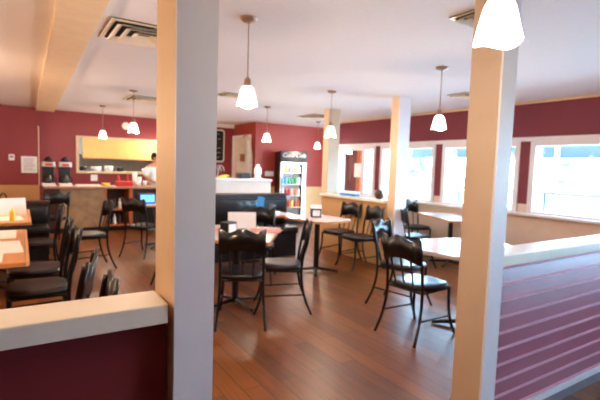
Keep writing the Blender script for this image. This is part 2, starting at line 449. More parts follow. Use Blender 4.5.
# ------------------------------------------------------------------ ceiling vents
def make_vent(label):
    t = thing('ceiling_vent', label, 'vent', group='ceiling vents')
    s = .30
    bm = bmesh.new(); bx(bm, -s, s, -s, s, -.006, -.0005); obj('backing', bm, M['ventdark'], t)
    bm = bmesh.new()
    def ring(bm, a, b, z0, z1):   # sloping square louver from half-size a (outer, z0) to b (inner, z1)
        A = [bm.verts.new((sx * a, sy * a, z0)) for sx, sy in ((-1, -1), (1, -1), (1, 1), (-1, 1))]
        B = [bm.verts.new((sx * b, sy * b, z1)) for sx, sy in ((-1, -1), (1, -1), (1, 1), (-1, 1))]
        A2 = [bm.verts.new((v.co.x, v.co.y, v.co.z + .003)) for v in A]; B2 = [bm.verts.new((v.co.x, v.co.y, v.co.z + .003)) for v in B]
        for i in range(4):
            j = (i + 1) % 4
            bm.faces.new((A[i], A[j], B[j], B[i])); bm.faces.new((A2[i], B2[i], B2[j], A2[j]))
            bm.faces.new((A[i], A2[i], A2[j], A[j])); bm.faces.new((B[i], B[j], B2[j], B2[i]))
    ring(bm, s, s - .035, -.012, -.014); obj('frame', bm, M['vent'], t)
    for a in (.25, .175, .10):
        bm = bmesh.new(); ring(bm, a, a - .055, -.036, -.008); obj('louver', bm, M['vent'], t)
    return t
v0 = make_vent('large square ceiling vent with nested louvers beside the left beam'); v0.location = (.86, 3.72, CE)
for x, y, lb in [(1.75, 7.5, 'square ceiling vent above the far left pendant lamps'), (2.62, 6.05, 'small looking ceiling vent just right of the left post'),
                 (5.1, 7.35, 'ceiling vent left of the far cream column top'), (5.0, 3.8, 'ceiling vent between the far column and right post'),
                 (2.57, 1.84, 'grey ceiling vent partly behind the largest pendant lamp')]:
    vv = dup(v0, (x, y, CE), 0, lb)
    if x in (5.0, 2.57, 2.62): vv.scale = (.5, .5, .8)

# ------------------------------------------------------------------ chairs
def make_chair(label):
    t = thing('dining_chair', label, 'chair', group='black dining chairs')
    bm = bmesh.new()
    seg = 32; pts = []
    for k in range(seg):
        a = 2 * PI * k / seg; c, s_ = math.cos(a), math.sin(a)
        r = 1 / ((abs(c) ** 3.2 + abs(s_) ** 3.2) ** (1 / 3.2))
        pts.append((.215 * c * r * (1 + .06 * s_), .215 * s_ * r))
    rows = [(.94, .425), (1.0, .432), (1.0, .452), (.96, .464), (.8, .470), (.4, .466)]
    rings = [[bm.verts.new((x * k, y * k, z)) for x, y in pts] for k, z in rows]
    for a, b in zip(rings[:-1], rings[1:]):
        for i in range(seg): bm.faces.new((a[i], a[(i + 1) % seg], b[(i + 1) % seg], b[i]))
    bm.faces.new(rings[0][::-1]); bm.faces.new(rings[-1])
    obj('seat', bm, M['vinyl'], t, True)
    bm = bmesh.new()
    tube(bm, [(-.18, .18, .415), (.18, .18, .415)], .011, smooth=False); tube(bm, [(-.185, -.185, .415), (.185, -.185, .415)], .011, smooth=False)
    for s_ in (-1, 1): tube(bm, [(s_ * .182, -.19, .415), (s_ * .18, .18, .415)], .011, smooth=False)
    obj('seat_frame', bm, M['black'], t)
    for s_ in (-1, 1):
        bm = bmesh.new(); tube(bm, [(s_ * .215, .255, 0), (s_ * .2, .205, .12), (s_ * .185, .185, .26), (s_ * .18, .185, .43)], .0125, r1=.0145); obj('leg', bm, M['black'], t, True)
        bm = bmesh.new(); tube(bm, [(s_ * .215, -.30, 0), (s_ * .2, -.235, .15), (s_ * .19, -.2, .30), (s_ * .187, -.195, .45), (s_ * .187, -.215, .62), (s_ * .19, -.262, .865)], .0125, r1=.0145)
        obj('leg', bm, M['black'], t, True)
    for s_ in (-1, 1):
        bm = bmesh.new(); tube(bm, [(s_ * .198, -.225, .19), (s_ * .192, .2, .17)], .008, smooth=False); obj('stretcher', bm, M['black'], t)
    # curved top panel with a waved upper edge
    bm = bmesh.new(); nx = 24; R = []
    for i in range(nx + 1):
        u = -1 + 2 * i / nx; x = .20 * u
        zt = .868 + .022 * math.cos(u * PI * 1.5) * (1 if abs(u) < .67 else .3) + (.02 * (abs(u) - .67) / .33 if abs(u) > .67 else 0)
        zb = .675 + .018 * math.cos(u * PI)
        y = lambda z: -.195 - (z - .45) * .19 - .022 * (1 - u * u)
        R.append([bm.verts.new((x, y(zb) - .009, zb)), bm.verts.new((x, y(zb) + .009, zb)), bm.verts.new((x, y(zt) + .009, zt)), bm.verts.new((x, y(zt) - .009, zt))])
    for a, b in zip(R[:-1], R[1:]):
        for k in range(4): bm.faces.new((a[k], a[(k + 1) % 4], b[(k + 1) % 4], b[k]))
    bm.faces.new(R[0]); bm.faces.new(R[-1][::-1])
    obj('backrest', bm, M['vinyl'], t, True)
    for x in (-.1, 0, .1):
        bm = bmesh.new(); tube(bm, [(x * .9, -.19, .43), (x, -.222, .55), (x * 1.05, -.262, .69)], .0085); obj('spindle', bm, M['black'], t, True)
    return t
def fa(dx, dy): return math.atan2(dy, dx) - PI / 2      # chair faces +Y by default
chairs = [
    (2.93, 2.57, fa(1, .07), 'nearest black chair, whole, at the left of the round white table'),
    (3.36, 3.18, fa(.35, -1), 'black chair behind the nearest one, pale reflection on its back, at the round table'),
    (3.60, 1.93, fa(-.2, 1), 'black chair partly behind the right post at the round table'),
    (1.70, 3.57, fa(.45, .9), 'black chair with its back to us just right of the left post'),
    (2.18, 3.70, fa(-.88, .45), 'black chair seen from its side at the right end of the laminate table'),
    (1.55, 4.85, fa(.3, -.9), 'black chair behind the laminate table, mostly hidden by the left post'),
    (2.45, 4.75, fa(-.55, -.8), 'black chair behind the right corner of the laminate table'),
    (4.13, 5.25, fa(-1, -.15), 'black chair with curved back against the half wall, the farther one'),
    (4.08, 4.72, fa(-1, .1), 'black chair with curved back against the half wall, the nearer one'),
    (5.2, 5.35, fa(.5, -.8), 'black chair with shiny back right beside the far column, at the window table'),
    (5.78, 5.22, fa(-.25, -1), 'black chair with shiny back under the pier between windows'),
    (4.92, 4.45, fa(1, -.3), 'black chair whose pale lit seat shows under the window table'),
    (.10, 4.45, fa(-1, .05), 'black chair at the right side of the near oak table'),
    (.10, 3.80, fa(-1, .0), 'black chair nearer to us at the right side of the oak table'),
    (.07, 2.76, fa(-1, .25), 'black chair just behind the cream ledge, slim side of its back towards us'),
    (-.40, 2.95, fa(.05, 1), 'black chair at the near end of the oak table, at the left edge'),
    (.07, 2.12, fa(-1, .1), 'black chair nearest to the cream ledge, only its rounded back top showing'),
    (.14, 5.85, fa(-1, .1), 'black chair at the farther left table, right side'),
    (.73, 6.25, fa(-1, -.12), 'black chair facing left before the beige counter panel'),
    (1.58, 6.8, fa(.7, .6), 'black chair in front of the bottle shelves, left of the post'),
    (.42, 8.3, fa(-.3, 1), 'black chair at the left end of the brown counter'),
]
ch = make_chair(chairs[0][3]); ch.location = (chairs[0][0], chairs[0][1], 0); ch.rotation_euler = (0, 0, chairs[0][2])
for x, y, a, lb in chairs[1:]: dup(ch, (x, y, 0), a, lb)

# ------------------------------------------------------------------ tables
def table(name, label, outline, loc, rz, top, edge, group='dining tables', th=.03, ped=1, spread=0.0, h=.74):
    t = thing(name, label, 'table', loc, rz, group)
    bm = bmesh.new(); prism(bm, outline, h - .004, h, 'z'); obj('tabletop', bm, top, t)
    bm = bmesh.new(); prism(bm, [(x * 1.008, y * 1.008) for x, y in outline], h - th, h - .004, 'z'); obj('table_edge', bm, edge, t)
    for k in range(ped):
        yy = (k - (ped - 1) / 2) * spread
        bm = bmesh.new(); lathe(bm, [(0, h - th), (.12, h - th), (.12, h - th - .015), (.035, h - th - .03), (.035, .05), (.06, .035), (0, .03)], 0, yy, 16); obj('pedestal', bm, M['black'], t)
        for q in range(4):
            a = q * PI / 2 + PI / 4
            bm = bmesh.new(); tube(bm, [(.02 * math.cos(a), yy + .02 * math.sin(a), .05), (.16 * math.cos(a), yy + .16 * math.sin(a), .035), (.30 * math.cos(a), yy + .30 * math.sin(a), .016)], .022, r1=.014)
            obj('foot', bm, M['black'], t, True)
    return t
def rect(a, b, c=.02):
    return [(-a + c, -b), (a - c, -b), (a, -b + c), (a, b - c), (a - c, b), (-a + c, b), (-a, b - c), (-a, -b + c)]
table('round_table', 'round pale table at right in front of the right post', [(.52 * math.cos(k * PI / 24), .52 * math.sin(k * PI / 24)) for k in range(48)], (3.44, 2.44, 0), 0, M['ttop'], M['ttop'])
table('dining_table', 'pale table with tan edge behind the chair right of the left post', rect(.48, .40), (1.83, 4.0, 0), math.radians(54), M['ttop'], M['edge'])
table('dining_table', 'pale table with tan edge in front of the cooler', rect(.33, .38, .09), (3.38, 4.78, 0), math.radians(10), M['ttop'], M['edge'])
table('dining_table', 'pale table under the windows, right of the far column', rect(.31, .52), (5.52, 4.28, 0), math.radians(-22), M['ttop'], M['edge'])
tA = table('oak_table', 'near orange oak table with papers at the left edge', rect(.42, .77), (-.38, 4.12, 0), 0, M['tabwood'], M['edge'], ped=2, spread=.8)
tB = table('oak_table', 'farther oak table with yellow papers at the left edge', rect(.42, .68), (-.33, 6.1, 0), 0, M['tabwood'], M['edge'], ped=2, spread=.8)
table('dining_table', 'small table with blue menu in front of the dark booth', rect(.34, .28), (2.95, 5.45, 0), 0, M['ttop'], M['edge'])
table('dining_table', 'small table half behind the left post near the shelves', rect(.35, .35), (1.98, 7.35, 0), 0, M['ttop'], M['edge'])

# table-top things
def sheet(name, label, cat, cx, cy, a, b, rz, m_, z=.742, group=None):
    o = obj(name, box(-a, a, -b, b, 0, .002), m_, loc=(cx, cy, z), rot=rz); return tag(o, label, cat, group)
def tent(name, label, cat, x, y, w_, h_, rz, m_, z=.741, group=None, spread=.05):
    bm = bmesh.new()
    prism(bm, [(-spread, 0), (-.001, h_), (.001, h_), (spread, 0), (spread - .003, 0), (0, h_ - .006), (-spread + .003, 0)], -w_ / 2, w_ / 2, 'x')
    o = obj(name, bm, m_, loc=(x, y, z), rot=rz); return tag(o, label, cat, group)
sheet('placemat', 'white paper placemat at the right edge of the near oak table', 'placemat', -.17, 3.95, .17, .26, .05, M['paper'], group='paper placemats')
sheet('placemat', 'white paper placemat at the near end of the near oak table', 'placemat', -.35, 3.55, .24, .15, 0, M['paper'], group='paper placemats')
sheet('placemat', 'white paper placemat at the far end of the near oak table', 'placemat', -.2, 4.6, .16, .24, 0, M['paper'], group='paper placemats')
sheet('placemat', 'white paper placemat on the farther oak table', 'placemat', -.13, 5.8, .14, .2, .1, M['paper'], group='paper placemats')
sheet('placemat', 'reddish placemat near the right corner of the pale table', 'placemat', 2.16, 3.98, .12, .16, .9, M['paperpink'], group='paper placemats')
sheet('placemat', 'reddish placemat at the far left of the pale table', 'placemat', 1.70, 4.25, .10, .15, .9, M['paperpink'], group='paper placemats')
tent('menu_card', 'big white folded card on the farther left table', 'menu card', -.10, 6.15, .30, .20, .3, M['paper'], group='white folded cards')
tent('menu_card', 'wide white folded card on the pale table behind the chair', 'menu card', 2.02, 4.28, .30, .17, -.35, M['paper'], group='white folded cards')
tent('menu_card', 'small white folded card behind the black napkin dispenser', 'menu card', 3.50, 5.0, .16, .15, -.4, M['paper'], group='white folded cards')
def dispenser(x, y, rz, lb, z=.741):
    t = thing('napkin_dispenser', lb, 'napkin dispenser', (x, y, z), rz, 'napkin dispensers')
    bm = bmesh.new(); bx(bm, -.07, .07, -.05, .05, 0, .12, bev=.012); obj('case', bm, M['black'], t)
    obj('napkin', box(-.05, .05, -.058, -.046, .02, .10), M['paper'], t)
dispenser(3.40, 4.85, -.5, 'black napkin dispenser on the table in front of the cooler')
dispenser(1.72, 3.95, .4, 'black napkin dispenser on the pale table behind the chair back')
dispenser(-.45, 5.75, .1, 'black napkin dispenser on the farther left oak table')
for x, y, lb in [(-.08, 5.6, 'yellow squeeze bottle at the near right corner of the farther left table'), (-.30, 5.75, 'yellow squeeze bottle left on the farther left table')]:
    bm = bmesh.new(); lathe(bm, [(0, 0), (.028, 0), (.03, .01), (.03, .09), (.014, .11), (.006, .14), (0, .14)], seg=14)
    tag(obj('squeeze_bottle', bm, M['yellowp'], loc=(x, y, .741), smooth=True), lb, 'bottle', 'squeeze bottles')
o = obj('menu_card', box(-.05, .05, -.004, .004, 0, .24, bev=.002), M['blue'], loc=(2.84, 5.45, .742), rot=(math.radians(-10), math.radians(8), -.3)); tag(o, 'blue menu standing on the small table before the dark booth', 'menu')
for x, y, lb in [(3.02, 5.42, 'drinking glass just right of the blue menu'), (3.10, 5.50, 'second drinking glass right of the blue menu')]:
    bm = bmesh.new(); lathe(bm, [(0, 0), (.028, 0), (.035, .13), (.032, .13), (.026, .008), (0, .008)], seg=16)
    tag(obj('drinking_glass', bm, M['cg'], loc=(x, y, .742), smooth=True), lb, 'glass', 'drinking glasses')
bm = bmesh.new(); bx(bm, -.07, .07, -.05, .05, 0, .05, bev=.01)
tag(obj('condiment_tray', bm, M['chrome'], loc=(3.02, 5.0 - .12 + .45, .742)), 'small shiny tray on the table before the dark booth', 'tray')

# ------------------------------------------------------------------ booths
def booth(name, label, loc, rz, w_, h_):
    t = thing(name, label, 'booth', loc, rz, 'black booths')
    bm = bmesh.new(); bx(bm, -w_ / 2, w_ / 2, -.05, .06, 0, h_ - .04, bev=.01); obj('back_panel', bm, M['blackm'], t)
    bm = bmesh.new(); bx(bm, -w_ / 2 - .01, w_ / 2 + .01, -.07, .08, h_ - .04, h_, bev=.012); obj('top_rail', bm, M['darkwood'], t)
    bm = bmesh.new(); bx(bm, -w_ / 2 + .02, w_ / 2 - .02, -.12, -.05, .5, h_ - .08, bev=.025); obj('back_cushion', bm, M['vinyl'], t, True)
    bm = bmesh.new(); bx(bm, -w_ / 2 + .02, w_ / 2 - .02, -.50, -.05, .36, .47, bev=.03); obj('seat_cushion', bm, M['vinyl'], t, True)
    obj('base', box(-w_ / 2 + .03, w_ / 2 - .03, -.44, -.05, 0, .36), M['blackm'], t)
booth('booth_bench', 'dark booth bench with brown top rail in front of the white counter', (2.98, 6.25, 0), 0, 1.5, .97)
booth('booth_bench', 'dark booth bench beyond the farther left table', (-.45, 7.42, 0), 0, 1.6, .80)

# ------------------------------------------------------------------ white counter, door side
t = thing('service_counter', 'white counter behind the dark booth, left of the cooler', 'counter', (0, 0, 0))
obj('body', box(2.7, 3.88, 7.02, 7.55, 0, 1.13), M['whitecounter'], t)
bm = bmesh.new(); bx(bm, 2.68, 3.90, 7.0, 7.57, 1.13, 1.17, bev=.006); obj('countertop', bm, M['trim'], t)
bm = bmesh.new(); prism(bm, [(2.95, 1.17), (3.02, 1.17), (3.14, 1.22), (3.10, 1.235), (2.95, 1.20)], 7.2, 7.35, 'y')
tag(obj('ticket_pad', bm, M['yellowp']), 'yellow pad lying on the white counter under the door', 'pad')
for k, x in enumerate((2.74, 2.80, 2.86)):
    bm = bmesh.new(); tube(bm, [(x, 7.1, 1.168), (x + .03, 7.1, 1.34), (x + .09, 7.12, 1.40), (x + .14, 7.1, 1.30)], .005)
    tag(obj('wire_card_holder', bm, M['steel']), ['leftmost bent wire holder on the white counter', 'middle bent wire holder on the white counter', 'rightmost bent wire holder on the white counter'][k], 'holder', 'bent wire holders')
bm = bmesh.new(); lathe(bm, [(0, 0), (.07, 0), (.075, .02), (.05, .05), (.075, .12), (.06, .20), (.03, .235), (.035, .26), (0, .27)], seg=18)
tag(obj('ceramic_jar', bm, M['white'], loc=(3.72, 7.25, 1.17), smooth=True), 'white ceramic jar on the right end of the white counter', 'jar')
bm = bmesh.new(); bx(bm, -.1, .1, -.12, .12, 0, .10, bev=.015)
o = obj('register', bm, M['blackm'], loc=(3.45, 7.3, 1.17)); tag(o, 'small dark till on the white counter beside the jar', 'till')
# cloths hanging on the door's right edge
t = thing('hanging_apron', 'off white aprons hanging in front of the open door', 'apron', (4.60, 9.75, 0))
bm = bmesh.new()
nx, nz = 16, 12; G = []
for i in range(nx + 1):
    row = []
    for j in range(nz + 1):
        u = i / nx - .5; v = j / nz
        ww = .26 + .16 * math.sin(v * PI * .9)
        row.append(bm.verts.new((.03 * math.sin(u * 22) * (.4 + v) + .02, u * ww * 2, 2.08 - v * 1.02)))
    G.append(row)
for i in range(nx):
    for j in range(nz): bm.faces.new((G[i][j], G[i + 1][j], G[i + 1][j + 1], G[i][j + 1]))
bmesh.ops.solidify(bm, geom=bm.faces[:], thickness=.02)
obj('apron_cloth', bm, M['cloth'], t, True)
bm = bmesh.new(); bx(bm, -.035, -.015, -.10, .12, 1.50, 1.68, bev=.008); obj('pocket', bm, M['brownc'], t)
bm = bmesh.new(); tube(bm, [(.02, 0, 2.06), (.03, .03, 2.12), (.08, 0, 2.13), (.14, 0, 2.10)], .008); obj('hook', bm, M['black'], t)

# chalkboard
t = thing('chalkboard', 'tall black chalkboard in a white rounded frame right of the left post', 'chalkboard', (4.24, BY - .01, 1.885))
def rr(a, b, r, n=5):
    out = []
    for cx, cz, a0 in ((a - r, b - r, 0), (-a + r, b - r, PI / 2), (-a + r, -b + r, PI), (a - r, -b + r, 1.5 * PI)):
        for k in range(n + 1): out.append((cx + r * math.cos(a0 + k * PI / 2 / n), cz + r * math.sin(a0 + k * PI / 2 / n)))
    return out
bm = bmesh.new(); prism(bm, rr(.25, .42, .07), -.02, .0, 'y'); obj('frame', bm, M['trim'], t)
bm = bmesh.new(); prism(bm, rr(.215, .385, .05), -.026, -.02, 'y'); obj('board', bm, M['chalk'], t)
for k in range(6):
    bm = bmesh.new(); zz = .30 - k * .12; pts = [(-.16 + i * .03, -.028, zz + random.uniform(-.012, .012)) for i in range(int(8 + random.random() * 4))]
    tube(bm, pts, .004, 5); obj('chalk_line', bm, M['paper'], t)

# ------------------------------------------------------------------ cooler
t = thing('drink_cooler', 'tall black glass door drink cooler against the red wall', 'cooler', (5.56, 8.97, 0), math.radians(-10))
bm = bmesh.new(); w2 = .335
bx(bm, -w2, -w2 + .04, 0, .36, .0, 1.76); bx(bm, w2 - .04, w2, 0, .36, 0, 1.76); bx(bm, -w2 + .04, w2 - .04, .33, .36, 0, 1.76)
bx(bm, -w2 + .04, w2 - .04, 0, .33, 0, .16); bx(bm, -w2 + .04, w2 - .04, 0, .33, 1.52, 1.76)
obj('cabinet', bm, M['coolerblack'], t)
obj('liner', box(-w2 + .045, w2 - .045, .31, .328, .17, 1.51), M['white'], t)
h = obj('header', box(-w2 - .01, w2 + .01, -.05, -.002, 1.53, 1.79, bev=.012), M['coolerblack'], t)
def text(s, size, loc, rot, m_, parent, shear=.0, ext=.002):
    cu = bpy.data.curves.new('lettering', 'FONT'); cu.body = s; cu.size = size; cu.extrude = ext; cu.align_x = 'CENTER'; cu.align_y = 'CENTER'; cu.shear = shear
    o = bpy.data.objects.new('lettering', cu); C.objects.link(o)
    dg = bpy.context.evaluated_depsgraph_get(); me = bpy.data.meshes.new_from_object(o.evaluated_get(dg)); bpy.data.objects.remove(o)
    o = bpy.data.objects.new('lettering', me); me.materials.clear(); me.materials.append(m_); C.objects.link(o)
    o.parent = parent; o.location = loc; o.rotation_euler = rot; return o
text('Coca-Cola', .14, (0, -.053, 1.68), (PI / 2, 0, 0), M['paper'], h, .35)
bm = bmesh.new()
fw = .035
bx(bm, -w2, -w2 + fw, -.045, -.004, .17, 1.52); bx(bm, w2 - fw, w2, -.045, -.004, .17, 1.52)
bx(bm, -w2 + fw, w2 - fw, -.045, -.004, 1.50, 1.52); bx(bm, -w2 + fw, w2 - fw, -.045, -.004, .17, .21)
df = obj('door', bm, M['white'], t)
obj('door_glass', box(-w2 + fw, w2 - fw, -.03, -.022, .21, 1.50), M['cg'], df)
bm = bmesh.new(); tube(bm, [(-w2 + .02, -.05, .7), (-w2 + .02, -.08, .75), (-w2 + .02, -.08, 1.1), (-w2 + .02, -.05, 1.15)], .01); obj('handle', bm, M['coolerblack'], df)
obj('light_tube', box(-w2 + .06, w2 - .06, .01, .03, 1.485, 1.51), M['tube'], t)
for sx in (-1, 1): obj('light_tube', box(sx * .285 - .01, sx * .285 + .01, .005, .02, .25, 1.47), M['tube'], t)
for z in (.42, .70, .98, 1.26):
    obj('shelf', box(-w2 + .05, w2 - .05, .04, .30, z - .012, z), M['white'], t)
cols = [M['redp'], mat('green_label', (60, 150, 80), .4), mat('orange_label', (235, 140, 50), .4), mat('blue_label', (70, 140, 215), .4), M['yellowp'], M['white']]
rowcols = [[0, 0, 0, 4, 0, 2], [5, 0, 0, 5, 2, 5], [3, 3, 1, 1, 1, 5], [5, 2, 0, 0, 2, 5]]
rownames = ['lowest filled shelf', 'second filled shelf from below', 'third filled shelf from below', 'top shelf']
place = ['far left', 'left', 'middle left', 'middle right', 'right', 'far right']
cn = ['red', 'green', 'orange', 'blue', 'yellow', 'white']
bott = {}
for i, z in enumerate((.42, .70, .98, 1.26)):
    for j in range(6):
        ci = rowcols[i][j]
        if ci not in bott:
            bm = bmesh.new(); lathe(bm, [(0, 0), (.032, 0), (.034, .01), (.034, .12), (.028, .14), (.013, .17), (.013, .19), (0, .19)], seg=12)
            o = obj('drink_bottle', bm, cols[ci], smooth=True); bott[ci] = o
        else:
            o = bott[ci].copy(); C.objects.link(o)
        o.location = Vector((5.56, 8.97, z)) + Matrix.Rotation(math.radians(-10), 3, 'Z') @ Vector((-.215 + j * .086, .13, 0))
        tag(o, '%s drink bottle, %s, on the %s of the cooler' % (cn[ci], place[j], rownames[i]), 'bottle', 'bottles in the drink cooler')
l = bpy.data.lights.new('cooler_light', 'POINT'); l.energy = 5; l.shadow_soft_size = .08; l.color = (.85, .93, 1)
lo = bpy.data.objects.new('cooler_light', l); C.objects.link(lo); lo.parent = t; lo.location = (0, .02, 1.38)
bm = bmesh.new(); bx(bm, -.12, .12, -.01, .01, -.06, .06, bev=.004)
tag(obj('price_sign', bm, M['white'], loc=(5.12, 9.36, 1.22)), 'small white sign on the red wall left of the cooler', 'sign')

# ------------------------------------------------------------------ back counter, left
t = thing('bar_counter', 'brown topped counter along the back under the kitchen hatch', 'counter')
bm = bmesh.new(); bx(bm, .36, 3.3, 9.25, 9.85, .86, .90, bev=.008); obj('countertop', bm, M['counter_top'], t)
obj('front_panel', box(.38, .62, 9.32, 9.36, .1, .86), M['darkwood'], t)
obj('front_panel', box(.62, 1.40, 9.32, 9.36, .1, .86), M['counter_front'], t)
obj('end_panel', box(.36, .40, 9.36, 9.83, 0, .86), M['darkwood'], t)
obj('kick_board', box(.40, 3.25, 9.40, 9.44, 0, .1), M['blackm'], t)
obj('divider', box(1.40, 1.44, 9.32, 9.80, .1, .86), M['orangewood'], t)
obj('divider', box(1.86, 1.93, 9.30, 9.80, .1, .86), M['orangewood'], t)
obj('shelf', box(1.44, 1.86, 9.32, 9.79, .42, .445), M['orangewood'], t)
obj('shelf', box(1.44, 1.86, 9.32, 9.79, .10, .125), M['orangewood'], t)
obj('back_panel', box(.40, 3.25, 9.80, 9.83, 0, .86), M['darkwood'], t)
obj('door', box(1.93, 3.25, 9.32, 9.35, .1, .86), M['blackm'], t)
bm0 = bmesh.new(); lathe(bm0, [(0, 0), (.03, 0), (.032, .01), (.032, .13), (.012, .17), (.012, .21), (0, .21)], seg=12)
bb = obj('shelf_bottle', bm0, M['darkwood'], smooth=True)
bb2 = None
pos = ['left', 'middle left', 'middle right', 'right']
for zi, z in enumerate((.445, .125)):
    for j in range(4):
        if zi == 0 and j == 0: o = bb
        elif j == 2 and zi == 0 or (j == 1 and zi == 1):
            if bb2 is None:
                bb2 = bb.copy(); bb2.data = bb.data.copy(); bb2.data.materials.clear(); bb2.data.materials.append(M['cg' if 0 else 'white']); o = bb2; C.objects.link(o)
            else: o = bb2.copy(); C.objects.link(o)
        else: o = bb.copy(); C.objects.link(o)
        o.location = (1.50 + j * .10, 9.42, z)
        tag(o, '%s bottle, %s, on the %s shelf of the brown counter' % ('white' if o.data == (bb2.data if bb2 else None) else 'dark', pos[j], ('upper', 'lower')[zi]), 'bottle', 'bottles under the counter')
t = thing('card_reader', 'small device with glowing blue screen on the table left of the post', 'screen', (1.74, 7.3, .802))
obj('case', box(-.13, .13, -.02, .10, -.06, .10, bev=.01), M['blackm'], t); obj('screen', box(-.11, .11, -.026, -.02, -.04, .08), M['screen'], t)
# coffee machines
def coffee(x, lb):
    t = thing('coffee_brewer', lb, 'coffee machine', (x, 9.62, .90), 0, 'coffee brewers')
    obj('base', box(-.11, .11, -.18, .15, 0, .05, bev=.008), M['white'], t)
    obj('column', box(-.10, .10, .03, .15, .05, .36, bev=.008), M['black'], t)
    bm = bmesh.new(); bx(bm, -.11, .11, -.17, .15, .36, .46, bev=.012); obj('brew_head', bm, M['steel'], t)
    obj('badge', box(-.06, .06, -.176, -.17, .385, .43), M['redp'], t)
    bm = bmesh.new(); lathe(bm, [(0, .052), (.075, .055), (.082, .10), (.06, .17), (.045, .19), (.05, .205), (0, .205)], 0, -.07, 18); p = obj('carafe', bm, M['coolerblack'], t, True)
    bm = bmesh.new(); tube(bm, [(.07, -.09, .17), (.12, -.11, .16), (.12, -.11, .09), (.08, -.09, .08)], .009); obj('handle', bm, M['black'], p)
    bm = bmesh.new(); lathe(bm, [(0, .46), (.06, .46), (.07, .50), (.06, .53), (.02, .55), (0, .58)], 0, 0, 18); obj('hopper', bm, M['coolerblack'], t, True)
coffee(.45, 'coffee brewer at the left end of the brown counter'); coffee(.73, 'coffee brewer standing right of its twin on the counter')
def small(name, lb, cat, bm, m_, loc, group=None, smooth=False): return tag(obj(name, bm, m_, loc=loc, smooth=smooth), lb, cat, group)
def cyl(r, h_, r2=None):
    bm = bmesh.new(); r2 = r if r2 is None else r2
    lathe(bm, [(0, 0), (r, 0), (r2, h_), (r2 - .006, h_), (r - .006, .01), (0, .01)], seg=16); return bm
small('serving_tray', 'wide white tray lying on the counter under the hatch', 'tray', box(-.22, .22, -.1, .1, 0, .03, bev=.01), M['white'], (1.12, 9.5, .90))
small('yellow_dish', 'yellow dish on the counter right of the white tray', 'dish', cyl(.06, .06, .09), M['yellowp'], (1.45, 9.5, .90), smooth=True)
small('condiment_crate', 'red crate on the counter under the hatch', 'crate', box(-.16, .16, -.1, .1, 0, .10, bev=.01), M['redp'], (1.80, 9.5, .90))
for k, (x, lb) in enumerate([(1.72, 'red bottle standing in line over the crate, left'), (1.90, 'red bottle standing in line over the crate, right')]):
    bm = bmesh.new(); lathe(bm, [(0, 0), (.03, 0), (.03, .16), (.012, .20), (.012, .23), (0, .23)], seg=12)
    small('sauce_bottle', lb, 'bottle', bm, M['redp'], (x, 9.68, .90), 'red sauce bottles', True)
for k, (x, y, z, lb) in enumerate([(2.06, 9.45, .90, 'white cup at the bottom left of the cup cluster by the person'), (2.2, 9.45, .90, 'white cup at the right of the cup cluster by the person'), (2.13, 9.62, .90, 'white cup behind the two front cups by the person')]):
    small('paper_cup', lb, 'cup', cyl(.035, .12 + .07 * (k == 2), .045), M['white'], (x, y, z), 'white cups', True)
small('cup_tower', 'tall stack of white cups left of the person', 'cups', cyl(.045, .28, .05), M['white'], (2.05, 9.70, .90), smooth=True)
small('wall_socket', 'white square plate on the red wall below the hatch', 'socket', box(-.07, .07, -.012, 0, -.07, .07, bev=.004), M['white'], (1.39, BY - .0, 1.02))
# yellow board over the hatch
t = thing('hatch_board', 'long yellow board covering the top half of the kitchen hatch', 'board', (0, 0, 0))
obj('panel', box(1.15, 2.985, BY - .09, BY - .05, 1.46, 1.895, bev=.004), M['yellow'], t)
obj('lower_lip', box(1.15, 2.985, BY - .10, BY - .03, 1.44, 1.46), M['orangewood'], t)
# things behind the hatch
t = thing('kitchen_hood', 'stainless steel hood seen through the hatch', 'hood')
bm = bmesh.new(); prism(bm, [(11.7, 1.55), (12.8, 1.55), (12.8, 2.3), (12.2, 2.3)], 1.0, 3.6, 'x'); obj('hood_shell', bm, M['steel'], t)
t = thing('steel_shelf', 'steel shelf loaded with kitchen goods behind the hatch', 'shelf')
obj('board', box(.9, 3.6, 11.2, 11.55, 1.13, 1.16), M['steel'], t); 
for x in (.95, 3.55): obj('upright', box(x - .02, x + .02, 11.36, 11.40, 0, 1.13), M['steel'], t)
its = [(1.18, .09, .10, 'black', 'black pot at the left end of the shelf behind the hatch'), (1.45, .12, .10, 'white', 'white bowl beside the black pot behind the hatch'),
       (1.72, .10, .12, 'white', 'white container near the middle behind the hatch'), (1.97, .08, .10, 'black', 'black container in the middle behind the hatch'),
       (2.6, .14, .08, 'white', 'wide white bowl at the right behind the hatch'), (2.85, .10, .12, 'black', 'dark pot at the right end behind the hatch')]
for x, r_, h_, m_, lb in its: small('kitchen_pot', lb, 'pot', cyl(r_ * .9, h_, r_), M[m_], (x * 1.045, 11.36, 1.16), 'pots behind the hatch', True)
l = bpy.data.lights.new('kitchen_light', 'AREA'); l.energy = 30; l.size = 1.2; l.color = (.95, 1, .95)
lo = bpy.data.objects.new('kitchen_light', l); C.objects.link(lo); lo.location = (2.2, 11.5, CE - .12)
t = thing('ceiling_light', 'flat kitchen ceiling light behind the hatch', 'lamp', (2.2, 11.5, CE)); obj('housing', box(-.62, .62, -.62, .62, -.05, 0), M['white'], t)
lo.location = (2.2, 11.5, CE - .07)

small('wall_disc', 'small round pale disc on the red wall above the yellow board', 'wall disc', (lambda b: (prism(b, rr(.085, .085, .084, 8), -.03, 0, 'y'), b)[1])(bmesh.new()), M['white'], (2.06, BY, 2.22))
